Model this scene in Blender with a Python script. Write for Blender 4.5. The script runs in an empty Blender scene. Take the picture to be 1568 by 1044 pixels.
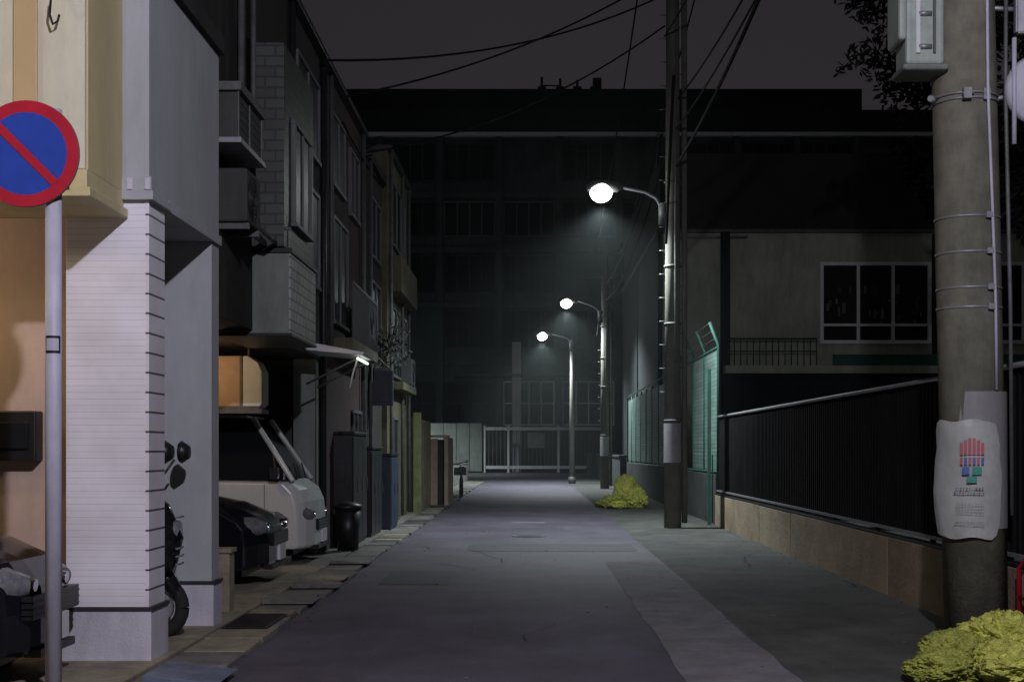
import bpy, bmesh, math, random
from mathutils import Vector, noise, Matrix
random.seed(7)
sc = bpy.context.scene
sc.view_settings.view_transform = 'Standard'
sc.view_settings.look = 'None'
sc.view_settings.exposure = 0

# ------------------------------------------------------------ materials
def newmat(name):
    m = bpy.data.materials.new(name); m.use_nodes = True
    nt = m.node_tree
    return m, nt, nt.nodes['Principled BSDF']

def mat(name, col, rough=0.7, var=0.25, scale=3.0, bump=0.0, bscale=60.0, metal=0.0, grime=0.0, spec=0.4, bdist=0.02, gs=(3,3,0.7)):
    m, nt, p = newmat(name)
    N = nt.nodes; L = nt.links
    geo = N.new('ShaderNodeNewGeometry')
    n1 = N.new('ShaderNodeTexNoise'); n1.inputs['Scale'].default_value = scale
    n1.inputs['Detail'].default_value = 4; n1.inputs['Roughness'].default_value = 0.65
    L.new(geo.outputs['Position'], n1.inputs['Vector'])
    cr = N.new('ShaderNodeValToRGB')
    cr.color_ramp.elements[0].position = 0.3; cr.color_ramp.elements[1].position = 0.7
    d = 1 - var; u = 1 + var * 0.6
    cr.color_ramp.elements[0].color = (col[0]*d, col[1]*d, col[2]*d, 1)
    cr.color_ramp.elements[1].color = (min(1, col[0]*u), min(1, col[1]*u), min(1, col[2]*u), 1)
    L.new(n1.outputs['Fac'], cr.inputs['Fac'])
    out = cr.outputs['Color']
    if grime > 0:
        n2 = N.new('ShaderNodeTexNoise'); n2.inputs['Scale'].default_value = 0.9; n2.inputs['Detail'].default_value = 6
        n2.inputs['Roughness'].default_value = 0.75
        mp2 = N.new('ShaderNodeMapping'); mp2.inputs['Scale'].default_value = gs
        L.new(geo.outputs['Position'], mp2.inputs['Vector']); L.new(mp2.outputs[0], n2.inputs['Vector'])
        r2 = N.new('ShaderNodeValToRGB'); r2.color_ramp.elements[0].position = 0.42; r2.color_ramp.elements[1].position = 0.7
        L.new(n2.outputs['Fac'], r2.inputs['Fac'])
        mu = N.new('ShaderNodeMath'); mu.operation = 'MULTIPLY'; mu.inputs[1].default_value = grime
        L.new(r2.outputs['Color'], mu.inputs[0])
        mx = N.new('ShaderNodeMixRGB'); mx.inputs['Color2'].default_value = (col[0]*0.25, col[1]*0.25, col[2]*0.22, 1)
        L.new(mu.outputs[0], mx.inputs['Fac']); L.new(out, mx.inputs['Color1']); out = mx.outputs['Color']
    L.new(out, p.inputs['Base Color'])
    p.inputs['Roughness'].default_value = rough
    p.inputs['Metallic'].default_value = metal
    p.inputs['Specular IOR Level'].default_value = spec
    if bump > 0:
        n3 = N.new('ShaderNodeTexNoise'); n3.inputs['Scale'].default_value = bscale; n3.inputs['Detail'].default_value = 2
        L.new(geo.outputs['Position'], n3.inputs['Vector'])
        b = N.new('ShaderNodeBump'); b.inputs['Strength'].default_value = bump; b.inputs['Distance'].default_value = bdist
        L.new(n3.outputs['Fac'], b.inputs['Height']); L.new(b.outputs[0], p.inputs['Normal'])
    return m

def tilemat(name, col, mortar, w, h, ms=0.006, rough=0.5, bump=0.4, offset=0.5, var=0.1):
    m, nt, p = newmat(name); N = nt.nodes; L = nt.links
    geo = N.new('ShaderNodeNewGeometry')
    sp = N.new('ShaderNodeSeparateXYZ'); L.new(geo.outputs['Position'], sp.inputs[0])
    ad = N.new('ShaderNodeMath'); L.new(sp.outputs['X'], ad.inputs[0]); L.new(sp.outputs['Y'], ad.inputs[1])
    cb = N.new('ShaderNodeCombineXYZ'); L.new(ad.outputs[0], cb.inputs['X']); L.new(sp.outputs['Z'], cb.inputs['Y'])
    br = N.new('ShaderNodeTexBrick'); L.new(cb.outputs[0], br.inputs['Vector'])
    br.inputs['Scale'].default_value = 1.0; br.inputs['Brick Width'].default_value = w; br.inputs['Row Height'].default_value = h
    br.inputs['Mortar Size'].default_value = ms; br.inputs['Mortar Smooth'].default_value = 0.3
    br.offset = offset
    br.inputs['Color1'].default_value = (*[c*(1-var) for c in col], 1); br.inputs['Color2'].default_value = (*[min(1, c*(1+var)) for c in col], 1)
    br.inputs['Mortar'].default_value = (*mortar, 1)
    n1 = N.new('ShaderNodeTexNoise'); n1.inputs['Scale'].default_value = 2; n1.inputs['Detail'].default_value = 5
    L.new(geo.outputs['Position'], n1.inputs['Vector'])
    rr = N.new('ShaderNodeValToRGB'); rr.color_ramp.elements[0].position = 0.3; rr.color_ramp.elements[1].position = 0.65
    rr.color_ramp.elements[0].color = (0.78, 0.76, 0.74, 1); rr.color_ramp.elements[1].color = (1, 1, 1, 1)
    L.new(n1.outputs['Fac'], rr.inputs['Fac'])
    mx = N.new('ShaderNodeMixRGB'); mx.blend_type = 'MULTIPLY'; mx.inputs['Fac'].default_value = 1
    L.new(br.outputs['Color'], mx.inputs['Color1']); L.new(rr.outputs['Color'], mx.inputs['Color2'])
    L.new(mx.outputs[0], p.inputs['Base Color']); p.inputs['Roughness'].default_value = rough
    b = N.new('ShaderNodeBump'); b.invert = True; b.inputs['Strength'].default_value = bump; b.inputs['Distance'].default_value = 0.01
    L.new(br.outputs['Fac'], b.inputs['Height']); L.new(b.outputs[0], p.inputs['Normal'])
    return m

def emis(name, col, s, samp=None):
    m, nt, p = newmat(name)
    p.inputs['Base Color'].default_value = (0.8, 0.8, 0.8, 1)
    p.inputs['Emission Color'].default_value = (*col, 1); p.inputs['Emission Strength'].default_value = s
    if samp: m.cycles.emission_sampling = samp
    return m

M = {}
M['asphalt'] = mat('asphalt', (0.088, 0.079, 0.104), 0.70, 0.35, 0.8, 0.5, 70, grime=0.36, spec=0.38, gs=(1.2,0.35,1))
M['asphalt_old'] = mat('asphalt_old', (0.092, 0.096, 0.086), 0.85, 0.4, 1.2, 0.7, 50, grime=0.5, gs=(1.5,0.6,1))
M['patch'] = mat('asphalt_patch', (0.20, 0.20, 0.205), 0.85, 0.25, 2.5, 0.4, 90, grime=0.4)
M['patch2'] = mat('asphalt_repair', (0.06, 0.058, 0.066), 0.72, 0.3, 2.5, 0.5, 90, grime=0.3)
M['crack'] = mat('crack', (0.02, 0.02, 0.022), 0.9, 0.1)
M['earth'] = mat('earth', (0.05, 0.05, 0.045), 0.95, 0.3, 1.0)
M['gutter'] = mat('gutter_concrete', (0.17, 0.165, 0.15), 0.85, 0.4, 3, 0.4, 40, grime=0.6)
M['apron'] = mat('apron_concrete', (0.27, 0.24, 0.17), 0.85, 0.35, 3, 0.3, 40, grime=0.6)
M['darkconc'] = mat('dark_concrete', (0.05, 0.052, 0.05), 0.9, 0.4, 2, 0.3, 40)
M['plaster'] = mat('white_plaster', (0.40, 0.42, 0.43), 0.75, 0.10, 1.2, 0.15, 120, grime=0.22)
M['siding'] = tilemat('white_siding', (0.78, 0.77, 0.83), (0.62, 0.62, 0.66), 200.0, 0.045, 0.003, 0.5, 0.3, 0, 0.02)
M['cornertile'] = tilemat('corner_tile', (0.74, 0.74, 0.78), (0.10, 0.10, 0.10), 200.0, 0.135, 0.008, 0.5, 0.6, 0, 0.03)
M['plinth'] = mat('plinth', (0.55, 0.54, 0.60), 0.8, 0.1, 3, 0.2, 60, grime=0.35)
M['trimdark'] = mat('dark_trim', (0.03, 0.03, 0.035), 0.5, 0.1)
M['cream'] = mat('cream_panel', (0.62, 0.60, 0.46), 0.6, 0.08, 1.5, grime=0.25)
M['ochre'] = mat('ochre_panel', (0.52, 0.38, 0.20), 0.6, 0.1, 1.5)
M['yellowpanel'] = mat('yellow_panel', (0.55, 0.47, 0.25), 0.6, 0.1, 1.5, grime=0.25)
M['peach'] = mat('peach_plaster', (0.50, 0.38, 0.30), 0.8, 0.1, 2, 0.15, 120, grime=0.2)
M['yellowtrim'] = mat('yellow_trim', (0.58, 0.50, 0.27), 0.5, 0.1, grime=0.35)
M['brown'] = mat('brown_wall', (0.028, 0.025, 0.022), 0.85, 0.4, 2, 0.3, 50, grime=0.4)
M['redbrown'] = mat('redbrown_wall', (0.038, 0.019, 0.016), 0.85, 0.4, 2, 0.3, 50, grime=0.4)
M['olive'] = mat('olive_wall', (0.12, 0.11, 0.066), 0.85, 0.35, 2, 0.3, 50, grime=0.6)
M['greygreen'] = mat('greygreen_wall', (0.20, 0.23, 0.20), 0.8, 0.15, 2, 0.2, 80, grime=0.45)
M['dimpanel'] = mat('dim_panel', (0.055, 0.06, 0.055), 0.8, 0.2, 2, 0.2, 80, grime=0.4)
M['tilegreen'] = tilemat('greygreen_tile', (0.34, 0.39, 0.34), (0.10, 0.11, 0.10), 0.22, 0.11, 0.01, 0.45, 0.5, 0.5, 0.12)
M['tileshade'] = tilemat('shaded_tile', (0.05, 0.058, 0.05), (0.024, 0.024, 0.024), 0.22, 0.11, 0.01, 0.45, 0.5, 0.5, 0.2)  # shaded copy of the grey-green tile, upper bay's dimness put into the colour
M['darkmetal'] = mat('dark_metal', (0.03, 0.032, 0.035), 0.45, 0.3, 4, metal=0.4)
M['metal'] = mat('galvanised_metal', (0.30, 0.31, 0.32), 0.5, 0.2, 6, metal=0.5, grime=0.2)
M['dimmetal'] = mat('weathered_metal', (0.12, 0.125, 0.12), 0.6, 0.3, 6, metal=0.3, grime=0.3)
M['lightmetal'] = mat('painted_metal', (0.46, 0.46, 0.54), 0.5, 0.12, 5, grime=0.3)
M['glass'] = mat('dark_glass', (0.012, 0.014, 0.016), 0.10, 0.1, 2, spec=0.6)
M['wallglass'] = mat('window_glass', (0.010, 0.012, 0.013), 0.38, 0.2, 2, spec=0.3)
M['farglass'] = mat('far_glass', (0.012, 0.015, 0.016), 0.55, 0.2, 1, spec=0.2)
M['whiteframe'] = mat('white_frame', (0.62, 0.65, 0.64), 0.5, 0.1, 4)
M['greyframe'] = mat('grey_frame', (0.09, 0.095, 0.095), 0.5, 0.1, 4)
M['schoolwall'] = mat('school_wall', (0.060, 0.078, 0.075), 0.85, 0.4, 0.35, grime=0.4)
M['schoolframe'] = mat('school_frame', (0.048, 0.060, 0.058), 0.85, 0.4, 0.35)
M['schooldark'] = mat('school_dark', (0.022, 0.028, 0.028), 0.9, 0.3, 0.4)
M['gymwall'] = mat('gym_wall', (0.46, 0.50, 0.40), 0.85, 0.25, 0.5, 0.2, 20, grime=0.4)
M['gymwhite'] = mat('gym_window_frame', (0.8, 0.82, 0.8), 0.6, 0.1, 4)
M['gymband'] = mat('gym_band', (0.025, 0.024, 0.021), 0.8, 0.2, 1)
M['fence'] = mat('black_fence', (0.011, 0.010, 0.010), 0.85, 0.4, 3, grime=0.3, spec=0.1)
M['wallbase'] = mat('retaining_wall', (0.42, 0.335, 0.225), 0.9, 0.22, 0.8, 0.4, 25, grime=0.5, gs=(1,0.8,1.6))
M['wallbase2'] = mat('retaining_wall_stained', (0.36, 0.28, 0.19), 0.9, 0.25, 0.9, 0.4, 25, grime=0.6, gs=(1,0.8,1.6))
M['polec'] = mat('pole_concrete', (0.17, 0.168, 0.125), 0.85, 0.3, 5, 0.12, 40, grime=0.55)
M['poledark'] = mat('pole_far', (0.13, 0.128, 0.105), 0.85, 0.2, 4, grime=0.4)
M['wrap'] = mat('pole_wrap', (0.27, 0.27, 0.27), 0.6, 0.15, 5, grime=0.3)
M['poster'] = mat('poster_paper', (0.44, 0.46, 0.43), 0.5, 0.14, 6, 0.3, 9, grime=0.25)
M['posterlogo_r'] = mat('logo_red', (0.45, 0.12, 0.14), 0.5, 0.15, 30)
M['posterlogo_b'] = mat('logo_blue', (0.10, 0.14, 0.40), 0.5, 0.15, 30)
M['posterlogo_g'] = mat('logo_green', (0.06, 0.28, 0.22), 0.5, 0.15, 30)
M['ink'] = mat('ink', (0.16, 0.16, 0.16), 0.6, 0.1)
M['greenfence'] = tilemat('green_mesh_panel', (0.19, 0.30, 0.26), (0.07, 0.12, 0.10), 1.6, 0.085, 0.008, 0.45, 0.4, 0, 0.15)
M['greenpost'] = mat('green_post', (0.03, 0.11, 0.08), 0.6, 0.25, 5, grime=0.3)
M['red'] = mat('sign_red', (0.45, 0.016, 0.035), 0.4, 0.12, 6, grime=0.18)
M['blue'] = mat('sign_blue', (0.026, 0.065, 0.38), 0.4, 0.12, 6, grime=0.18)
M['black'] = mat('black_plastic', (0.012, 0.012, 0.013), 0.4, 0.1)
M['rubber'] = mat('rubber', (0.015, 0.015, 0.015), 0.85, 0.1)
M['carblack'] = mat('car_paint_black', (0.008, 0.009, 0.012), 0.12, 0.1, spec=0.7)
M['carwhite'] = mat('car_paint_white', (0.58, 0.61, 0.58), 0.3, 0.06, spec=0.6, grime=0.2)
M['chrome'] = mat('chrome', (0.5, 0.5, 0.53), 0.18, 0.05, metal=1.0)
M['lens'] = mat('headlamp_lens', (0.16, 0.165, 0.175), 0.06, 0.4, 20, spec=0.9)
M['mirrorface'] = mat('mirror_back', (0.45, 0.46, 0.50), 0.7, 0.15, 5, grime=0.2)
M['plate'] = mat('number_plate', (0.6, 0.6, 0.63), 0.5, 0.03)
M['yellownet'] = mat('yellow_net', (0.50, 0.52, 0.10), 0.6, 0.45, 14, 1.0, 45)
M['yellownet2'] = mat('yellow_net_fold', (0.36, 0.39, 0.07), 0.6, 0.45, 18, 1.0, 60)
M['leaf'] = mat('leaf', (0.016, 0.021, 0.015), 0.8, 0.5, 2)
M['bark'] = mat('bark', (0.03, 0.026, 0.022), 0.9, 0.4, 8, 0.5, 30)
M['cable'] = mat('cable', (0.010, 0.010, 0.011), 0.8, 0.1, spec=0.1)
M['bluebox'] = mat('blue_locker', (0.022, 0.032, 0.06), 0.5, 0.2)
M['pink'] = mat('pink_plaster', (0.38, 0.285, 0.23), 0.8, 0.2, 4, grime=0.4)
M['olivegate'] = mat('olive_gate', (0.14, 0.155, 0.06), 0.6, 0.3, 4, grime=0.5)
M['bluegrey'] = mat('ramp_plastic', (0.13, 0.16, 0.22), 0.7, 0.35, 6, grime=0.5)
M['paint'] = mat('worn_road_paint', (0.22, 0.22, 0.23), 0.8, 0.6, 12)
M['poly'] = mat('polycarbonate_box', (0.36, 0.41, 0.36), 0.3, 0.2, 8, grime=0.25)
M['tan'] = mat('tan_casing', (0.50, 0.34, 0.22), 0.6, 0.15, 4, grime=0.2)
M['lamp'] = emis('led_glare', (0.95, 1.0, 0.99), 70)
M['warmlamp'] = emis('warm_bulb', (1.0, 0.6, 0.25), 3, 'NONE')
M['tube'] = emis('dim_tube', (0.9, 1.0, 0.92), 1.5, 'NONE')

# ------------------------------------------------------------ mesh builder
def grp(name, loc=(0, 0, 0)):
    e = bpy.data.objects.new(name, None); e.empty_display_size = 0.3
    sc.collection.objects.link(e); return e

class B:
    def __init__(s, name, parent=None):
        s.name = name; s.parent = parent; s.v = []; s.f = []; s.mi = []; s.sm = []; s.mats = []
    def m(s, k):
        k = M[k] if isinstance(k, str) else k
        if k not in s.mats: s.mats.append(k)
        return s.mats.index(k)
    def add(s, vs, fs, k, smooth=False):
        o = len(s.v); s.v += [tuple(v) for v in vs]; i = s.m(k)
        for f in fs:
            s.f.append([a + o for a in f]); s.mi.append(i); s.sm.append(smooth)
        return s
    def box(s, x0, x1, y0, y1, z0, z1, k):
        x0, x1 = sorted((x0, x1)); y0, y1 = sorted((y0, y1)); z0, z1 = sorted((z0, z1))
        vs = [(x0,y0,z0),(x1,y0,z0),(x1,y1,z0),(x0,y1,z0),(x0,y0,z1),(x1,y0,z1),(x1,y1,z1),(x0,y1,z1)]
        return s.add(vs, [(0,3,2,1),(4,5,6,7),(0,1,5,4),(1,2,6,5),(2,3,7,6),(3,0,4,7)], k)
    def tube(s, pts, r, k, n=8, caps=True):
        pts = [Vector(p) for p in pts]
        rs = r if isinstance(r, (list, tuple)) else [r]*len(pts)
        vs = []; fs = []
        up = None
        for i, p in enumerate(pts):
            t = (pts[min(i+1, len(pts)-1)] - pts[max(i-1, 0)]).normalized()
            if up is None:
                up = Vector((0, 0, 1)) if abs(t.z) < 0.9 else Vector((0, 1, 0))
            a = t.cross(up).normalized(); b = a.cross(t).normalized(); up = b
            for j in range(n):
                an = 2*math.pi*j/n
                vs.append(p + (a*math.cos(an) + b*math.sin(an))*rs[i])
        for i in range(len(pts)-1):
            for j in range(n):
                j2 = (j+1) % n
                fs.append((i*n+j, i*n+j2, (i+1)*n+j2, (i+1)*n+j))
        s.add(vs, fs, k, True)
        if caps:
            o = len(s.v) - len(vs)
            i = s.m(k)
            s.f.append([o+j for j in range(n)][::-1]); s.mi.append(i); s.sm.append(False)
            s.f.append([o+(len(pts)-1)*n+j for j in range(n)]); s.mi.append(i); s.sm.append(False)
        return s
    def prismY(s, pts, y0, y1, k):
        n = len(pts)
        vs = [(x, y0, z) for x, z in pts] + [(x, y1, z) for x, z in pts]
        fs = [tuple(range(n)), tuple(range(2*n-1, n-1, -1))] + [(i, n+i, n+(i+1) % n, (i+1) % n) for i in range(n)]
        return s.add(vs, fs, k)
    def arc(s, cx, cy, r, a0, a1, z0, z1, k, n=16):
        vs = []; fs = []
        for i in range(n+1):
            a = math.radians(a0 + (a1-a0)*i/n)
            for z in (z0, z1): vs.append((cx+r*math.cos(a), cy+r*math.sin(a), z))
        for i in range(n): fs.append((2*i, 2*i+2, 2*i+3, 2*i+1))
        return s.add(vs, fs, k, True)
    def done(s, bevel=0.0, recalc=True):
        me = bpy.data.meshes.new(s.name)
        me.from_pydata(s.v, [], s.f)
        for m in s.mats: me.materials.append(m)
        me.polygons.foreach_set('material_index', s.mi); me.polygons.foreach_set('use_smooth', s.sm)
        if recalc:
            bm = bmesh.new(); bm.from_mesh(me); bmesh.ops.recalc_face_normals(bm, faces=bm.faces); bm.to_mesh(me); bm.free()
        me.update()
        o = bpy.data.objects.new(s.name, me); sc.collection.objects.link(o)
        if s.parent: o.parent = s.parent
        if bevel > 0:
            md = o.modifiers.new('bevel', 'BEVEL'); md.width = bevel; md.segments = 2; md.limit_method = 'ANGLE'; md.angle_limit = math.radians(40)
        return o

def win(b, ax, pl, u0, u1, z0, z1, nv=2, fw=0.05, fm='greyframe', gm='wallglass', nh=0, dep=0.05):
    def bx(a0, a1, d0, d1, q0, q1, k):
        if ax == 'Y': b.box(a0, a1, pl-d1, pl-d0, q0, q1, k)
        else: b.box(pl+d0, pl+d1, a0, a1, q0, q1, k)
    bx(u0, u1, 0.004, 0.02, z0, z1, gm)
    bx(u0-fw, u1+fw, 0.0, dep+0.02, z0-fw, z0, fm); bx(u0-fw, u1+fw, 0.0, dep, z1, z1+fw, fm)
    bx(u0-fw, u0, 0.0, dep, z0, z1, fm); bx(u1, u1+fw, 0.0, dep, z0, z1, fm)
    for i in range(1, nv):
        u = u0+(u1-u0)*i/nv
        bx(u-fw*0.45, u+fw*0.45, 0.021, dep-0.004, z0, z1, fm)
    for i in range(1, nh+1):
        z = z0+(z1-z0)*i/(nh+1)
        bx(u0, u1, 0.021, dep-0.008, z-fw*0.4, z+fw*0.4, fm)

def light(name, loc, power, col, size=0.15, parent=None, spot=None, blend=0.7):
    l = bpy.data.lights.new(name, 'SPOT' if spot else 'POINT'); l.energy = power; l.color = col; l.shadow_soft_size = size
    if spot: l.spot_size = math.radians(spot); l.spot_blend = blend
    o = bpy.data.objects.new(name, l); o.location = loc; sc.collection.objects.link(o)
    if parent: o.parent = parent
    return o

# ------------------------------------------------------------ ground
B('ground').add([(-300,-100,-0.012),(300,-100,-0.012),(300,400,-0.012),(-300,400,-0.012)], [(0,1,2,3)], 'earth').done()
b = B('road')
b.add([(-2.1,-30,0),(1.78,-30,0),(1.78,86,0),(-2.1,86,0)], [(0,1,2,3)], 'asphalt')
b.add([(-40,80,0.004),(40,80,0.004),(40,86,0.004),(-40,86,0.004)], [(0,1,2,3)], 'asphalt')
b.done()
b = B('roadside_strip')
b.add([(1.78,-30,-0.001),(3.75,-30,-0.001),(3.75,80,-0.001),(1.78,80,-0.001)], [(0,1,2,3)], 'asphalt_old'); b.done()
def ragged(x0, x1, y0, y1, step, amp):
    L1 = []; L2 = []; y = y0
    while y < y1: L1.append((x0+random.uniform(-amp,amp), y)); L2.append((x1+random.uniform(-amp,amp), y)); y += step
    return L1, L2
def strip(b, x0, x1, y0, y1, step, amp, z, k):
    a, c = ragged(x0, x1, y0, y1, step, amp); n = len(a)
    b.add([(x,y,z) for x, y in a]+[(x,y,z) for x, y in c], [(i, n+i, n+i+1, i+1) for i in range(n-1)], k)
b = B('road_patch')
strip(b,1.02,1.76,5.5,17.8,0.5,0.02,0.004,'patch')
strip(b,-0.9,1.6,19.2,20.8,0.4,0.05,0.004,'patch2')
strip(b,-1.7,-0.9,14.5,16.2,0.4,0.03,0.004,'patch2')
b.done()
b = B('road_cracks')
rc = random.Random(3)
for k_ in range(13):
    x = rc.uniform(-1.9,3.3); y = rc.uniform(7,24); a = rc.choice([0.2,1.5,1.6,2.8])+rc.uniform(-.3,.3); w = rc.uniform(.003,.006)
    pts = []
    for i in range(rc.randint(10,26)):
        pts.append((x,y)); a += rc.uniform(-.45,.45); x += .09*math.cos(a); y += .13*math.sin(a)
    pts = [(max(-2.05,min(3.6,px)),py) for px, py in pts]; n = len(pts)
    b.add([(px-w,py-w,0.0055) for px, py in pts]+[(px+w,py+w,0.0055) for px, py in pts], [(i,n+i,n+i+1,i+1) for i in range(n-1)], 'crack')
b.done()
b = B('road_marking')
b.add([(-0.35,26.6,0.006),(0.32,26.6,0.006),(0.32,26.95,0.006),(-0.35,26.95,0.006)], [(0,1,2,3)], 'paint'); b.done()
g = grp('manhole_cover')
bb = B('cover', g); bb.tube([(0.0,22.6,0.002),(0.0,22.6,0.010)], 0.3, 'dimmetal', 24)
bb.tube([(0.0,22.6,0.010),(0.0,22.6,0.013)], 0.22, 'darkmetal', 24); bb.done()
b = B('gutter')
y = -2.0
while y < 60:
    L_ = 0.6 + random.random()*0.02
    z = 0.03 + random.random()*0.02
    k = 'darkconc' if random.random() < 0.2 else ('apron' if random.random() < 0.25 else 'gutter')
    b.box(-2.52, -2.1+random.uniform(-.03, .05), y, y+L_-0.015, -0.01, z, k)
    y += L_
b.done(0.008)
b = B('pavement')
b.box(-9, -2.525, -6, 16.2, -0.01, 0.06, 'apron'); b.box(-9, -2.525, 16.203, 60, -0.01, 0.055, 'gutter'); b.done(0.01)
for (yy, xx, mt) in [(12.3,-2.1,'gutter'),(13.7,-2.08,'gutter'),(14.5,-2.12,'apron'),(8.1,-1.98,'bluegrey'),(16.6,-2.1,'gutter')]:
    b = B('kerb_ramp')
    w = 0.28
    b.add([(xx-.42,yy,0.045),(xx-.42,yy+.55,0.045),(xx,yy+.55,0.047),(xx,yy,0.047),(xx-.42,yy,0.10),(xx-.42,yy+.55,0.10),(xx+w*.2,yy+.55,0.05),(xx+w*.2,yy,0.05)],
          [(0,1,2,3),(4,5,6,7),(0,3,7,4),(1,5,6,2),(0,4,5,1),(3,2,6,7)], mt)
    b.done(0.01)
g = grp('drain_grate')
b = B('frame', g)
b.box(-2.5,-2.12,10.6,11.5,0.052,0.058,'darkmetal')
for i in range(14): b.box(-2.47,-2.15,10.63+i*.06,10.655+i*.06,0.058,0.068,'black')
b.done()
b = B('leaf_litter')
for i in range(420):
    x = random.choice([random.gauss(-2.08,.08), 3.68-abs(random.gauss(0,.15)), random.uniform(-2.0,3.5)]); y = random.uniform(7,28); a = random.random()*6.28; s = random.uniform(.008,.028)
    z = 0.012
    b.add([(x+s*math.cos(a),y+s*math.sin(a),z),(x-s*.5*math.sin(a),y+s*.5*math.cos(a),z+.006),(x-s*math.cos(a),y-s*math.sin(a),z)], [(0,1,2)], random.choice(['olive','apron','brown','gutter']))
b.done(recalc=False)

# ------------------------------------------------------------ near left building
g = grp('apartment_building')
b = B('column', g)
b.box(-3.17,-2.625,8.94,9.32,0.42,3.2,'siding')
b.box(-2.625,-2.6,8.935,9.325,0.42,3.2,'cornertile')
b.box(-3.3,-2.6,10.7,10.95,0.42,3.2,'plaster')
b.done(0.004)
b = B('plinth', g)
b.box(-3.19,-2.58,8.92,9.34,0.0,0.40,'plinth'); b.box(-3.32,-2.58,10.68,10.97,0,0.40,'plinth')
b.box(-3.2,-2.57,8.91,9.35,0.40,0.425,'trimdark'); b.box(-3.33,-2.57,10.67,10.98,0.40,0.425,'trimdark'); b.done()
b = B('wall', g)
b.box(-9,-2.6,8.94,10.95,3.2,4.85,'plaster')
b.box(-9,-2.95,9.0,10.95,4.85,6.0,'brown')
b.box(-9,-2.6,8.94,10.95,6.0,9.5,'plaster')
b.box(-9,-3.172,9.6,9.75,0,3.2,'peach')
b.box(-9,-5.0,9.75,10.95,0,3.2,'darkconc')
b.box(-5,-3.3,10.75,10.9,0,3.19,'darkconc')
b.box(-2.605,-2.55,8.93,10.96,4.80,4.95,'brown')
b.done(0.004)
b = B('cornice', g)
b.box(-3.22,-2.56,8.89,9.36,3.20,3.26,'plaster'); b.box(-3.20,-2.575,8.905,9.34,3.26,3.36,'plaster'); b.box(-2.6,-2.575,9.36,10.95,3.20,3.28,'plaster')
for i in range(5): b.box(-3.1+i*.12,-3.06+i*.12,8.895,8.905,3.27,3.35,'plinth')
b.done(0.004)
b = B('balcony', g)
b.box(-6,-2.79,8.2,8.93,3.26,9,'cream')
b.box(-6,-2.77,8.18,8.93,3.14,3.255,'yellowtrim')
b.box(-6,-2.74,8.15,8.93,3.08,3.14,'yellowtrim')
b.box(-3.23,-3.08,8.175,8.2,3.256,9,'ochre'); b.box(-3.60,-3.46,8.175,8.2,3.256,9,'ochre')
b.box(-2.79,-2.775,8.22,8.92,3.256,9,'yellowpanel')
b.done(0.006)
b = B('window', g); win(b,'X',-2.95,9.3,10.6,4.95,5.9,2); b.done()
b = B('meter_box', g); b.box(-4.2,-3.57,9.45,9.6,1.42,1.78,'black'); b.box(-4.1,-3.62,9.43,9.45,1.5,1.7,'glass'); b.done(0.01)
b = B('hook', g); b.tube([(-2.98,8.14,4.3),(-2.98,8.12,4.2),(-2.96,8.12,4.14),(-2.93,8.12,4.16),(-2.92,8.12,4.2)], 0.008, 'black'); b.done()

# ------------------------------------------------------------ no parking sign
g = grp('no_parking_sign')
b = B('pole', g); b.tube([(-2.73,7.5,0),(-2.73,7.5,3.45)], 0.046, 'lightmetal', 20)
b.tube([(-2.73,7.5,0.0),(-2.73,7.5,0.09)], 0.07, 'metal', 20); b.done()
b = B('disc', g)
def ringY(b, cx, y, cz, r0, r1, k, n=64):
    vs = []; fs = []
    for i in range(n):
        a = 2*math.pi*i/n
        vs += [(cx+r0*math.cos(a), y, cz+r0*math.sin(a)), (cx+r1*math.cos(a), y, cz+r1*math.sin(a))]
    for i in range(n):
        j = (i+1) % n
        fs.append((2*i, 2*i+1, 2*j+1, 2*j))
    b.add(vs, fs, k)
cx, cz = -2.86, 3.18
b.tube([(cx,7.44,cz),(cx,7.425,cz)], 0.303, 'dimmetal', 64)
ringY(b, cx, 7.421, cz, 0.235, 0.302, 'red')
ringY(b, cx, 7.421, cz, 0.0001, 0.235, 'blue')
c, s_ = math.cos(math.radians(-45)), math.sin(math.radians(-45))
hl, hw = 0.237, 0.024
vs = []
for u, v in [(-hl,-hw),(hl,-hw),(hl,hw),(-hl,hw)]:
    vs.append((cx+u*c-v*s_, 7.417, cz+u*s_+v*c))
b.add(vs, [(0,1,2,3)], 'red'); b.done(recalc=False)
b = B('bracket', g); b.box(-2.8,-2.66,7.445,7.56,3.0,3.03,'metal'); b.box(-2.8,-2.66,7.445,7.56,3.32,3.35,'metal'); b.done()
b = B('sticker', g); b.arc(-2.73,7.5,0.048,-130,-20,2.05,2.15,'black'); b.arc(-2.73,7.5,0.0495,-122,-35,2.065,2.135,'lightmetal'); b.done(recalc=False)

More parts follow.
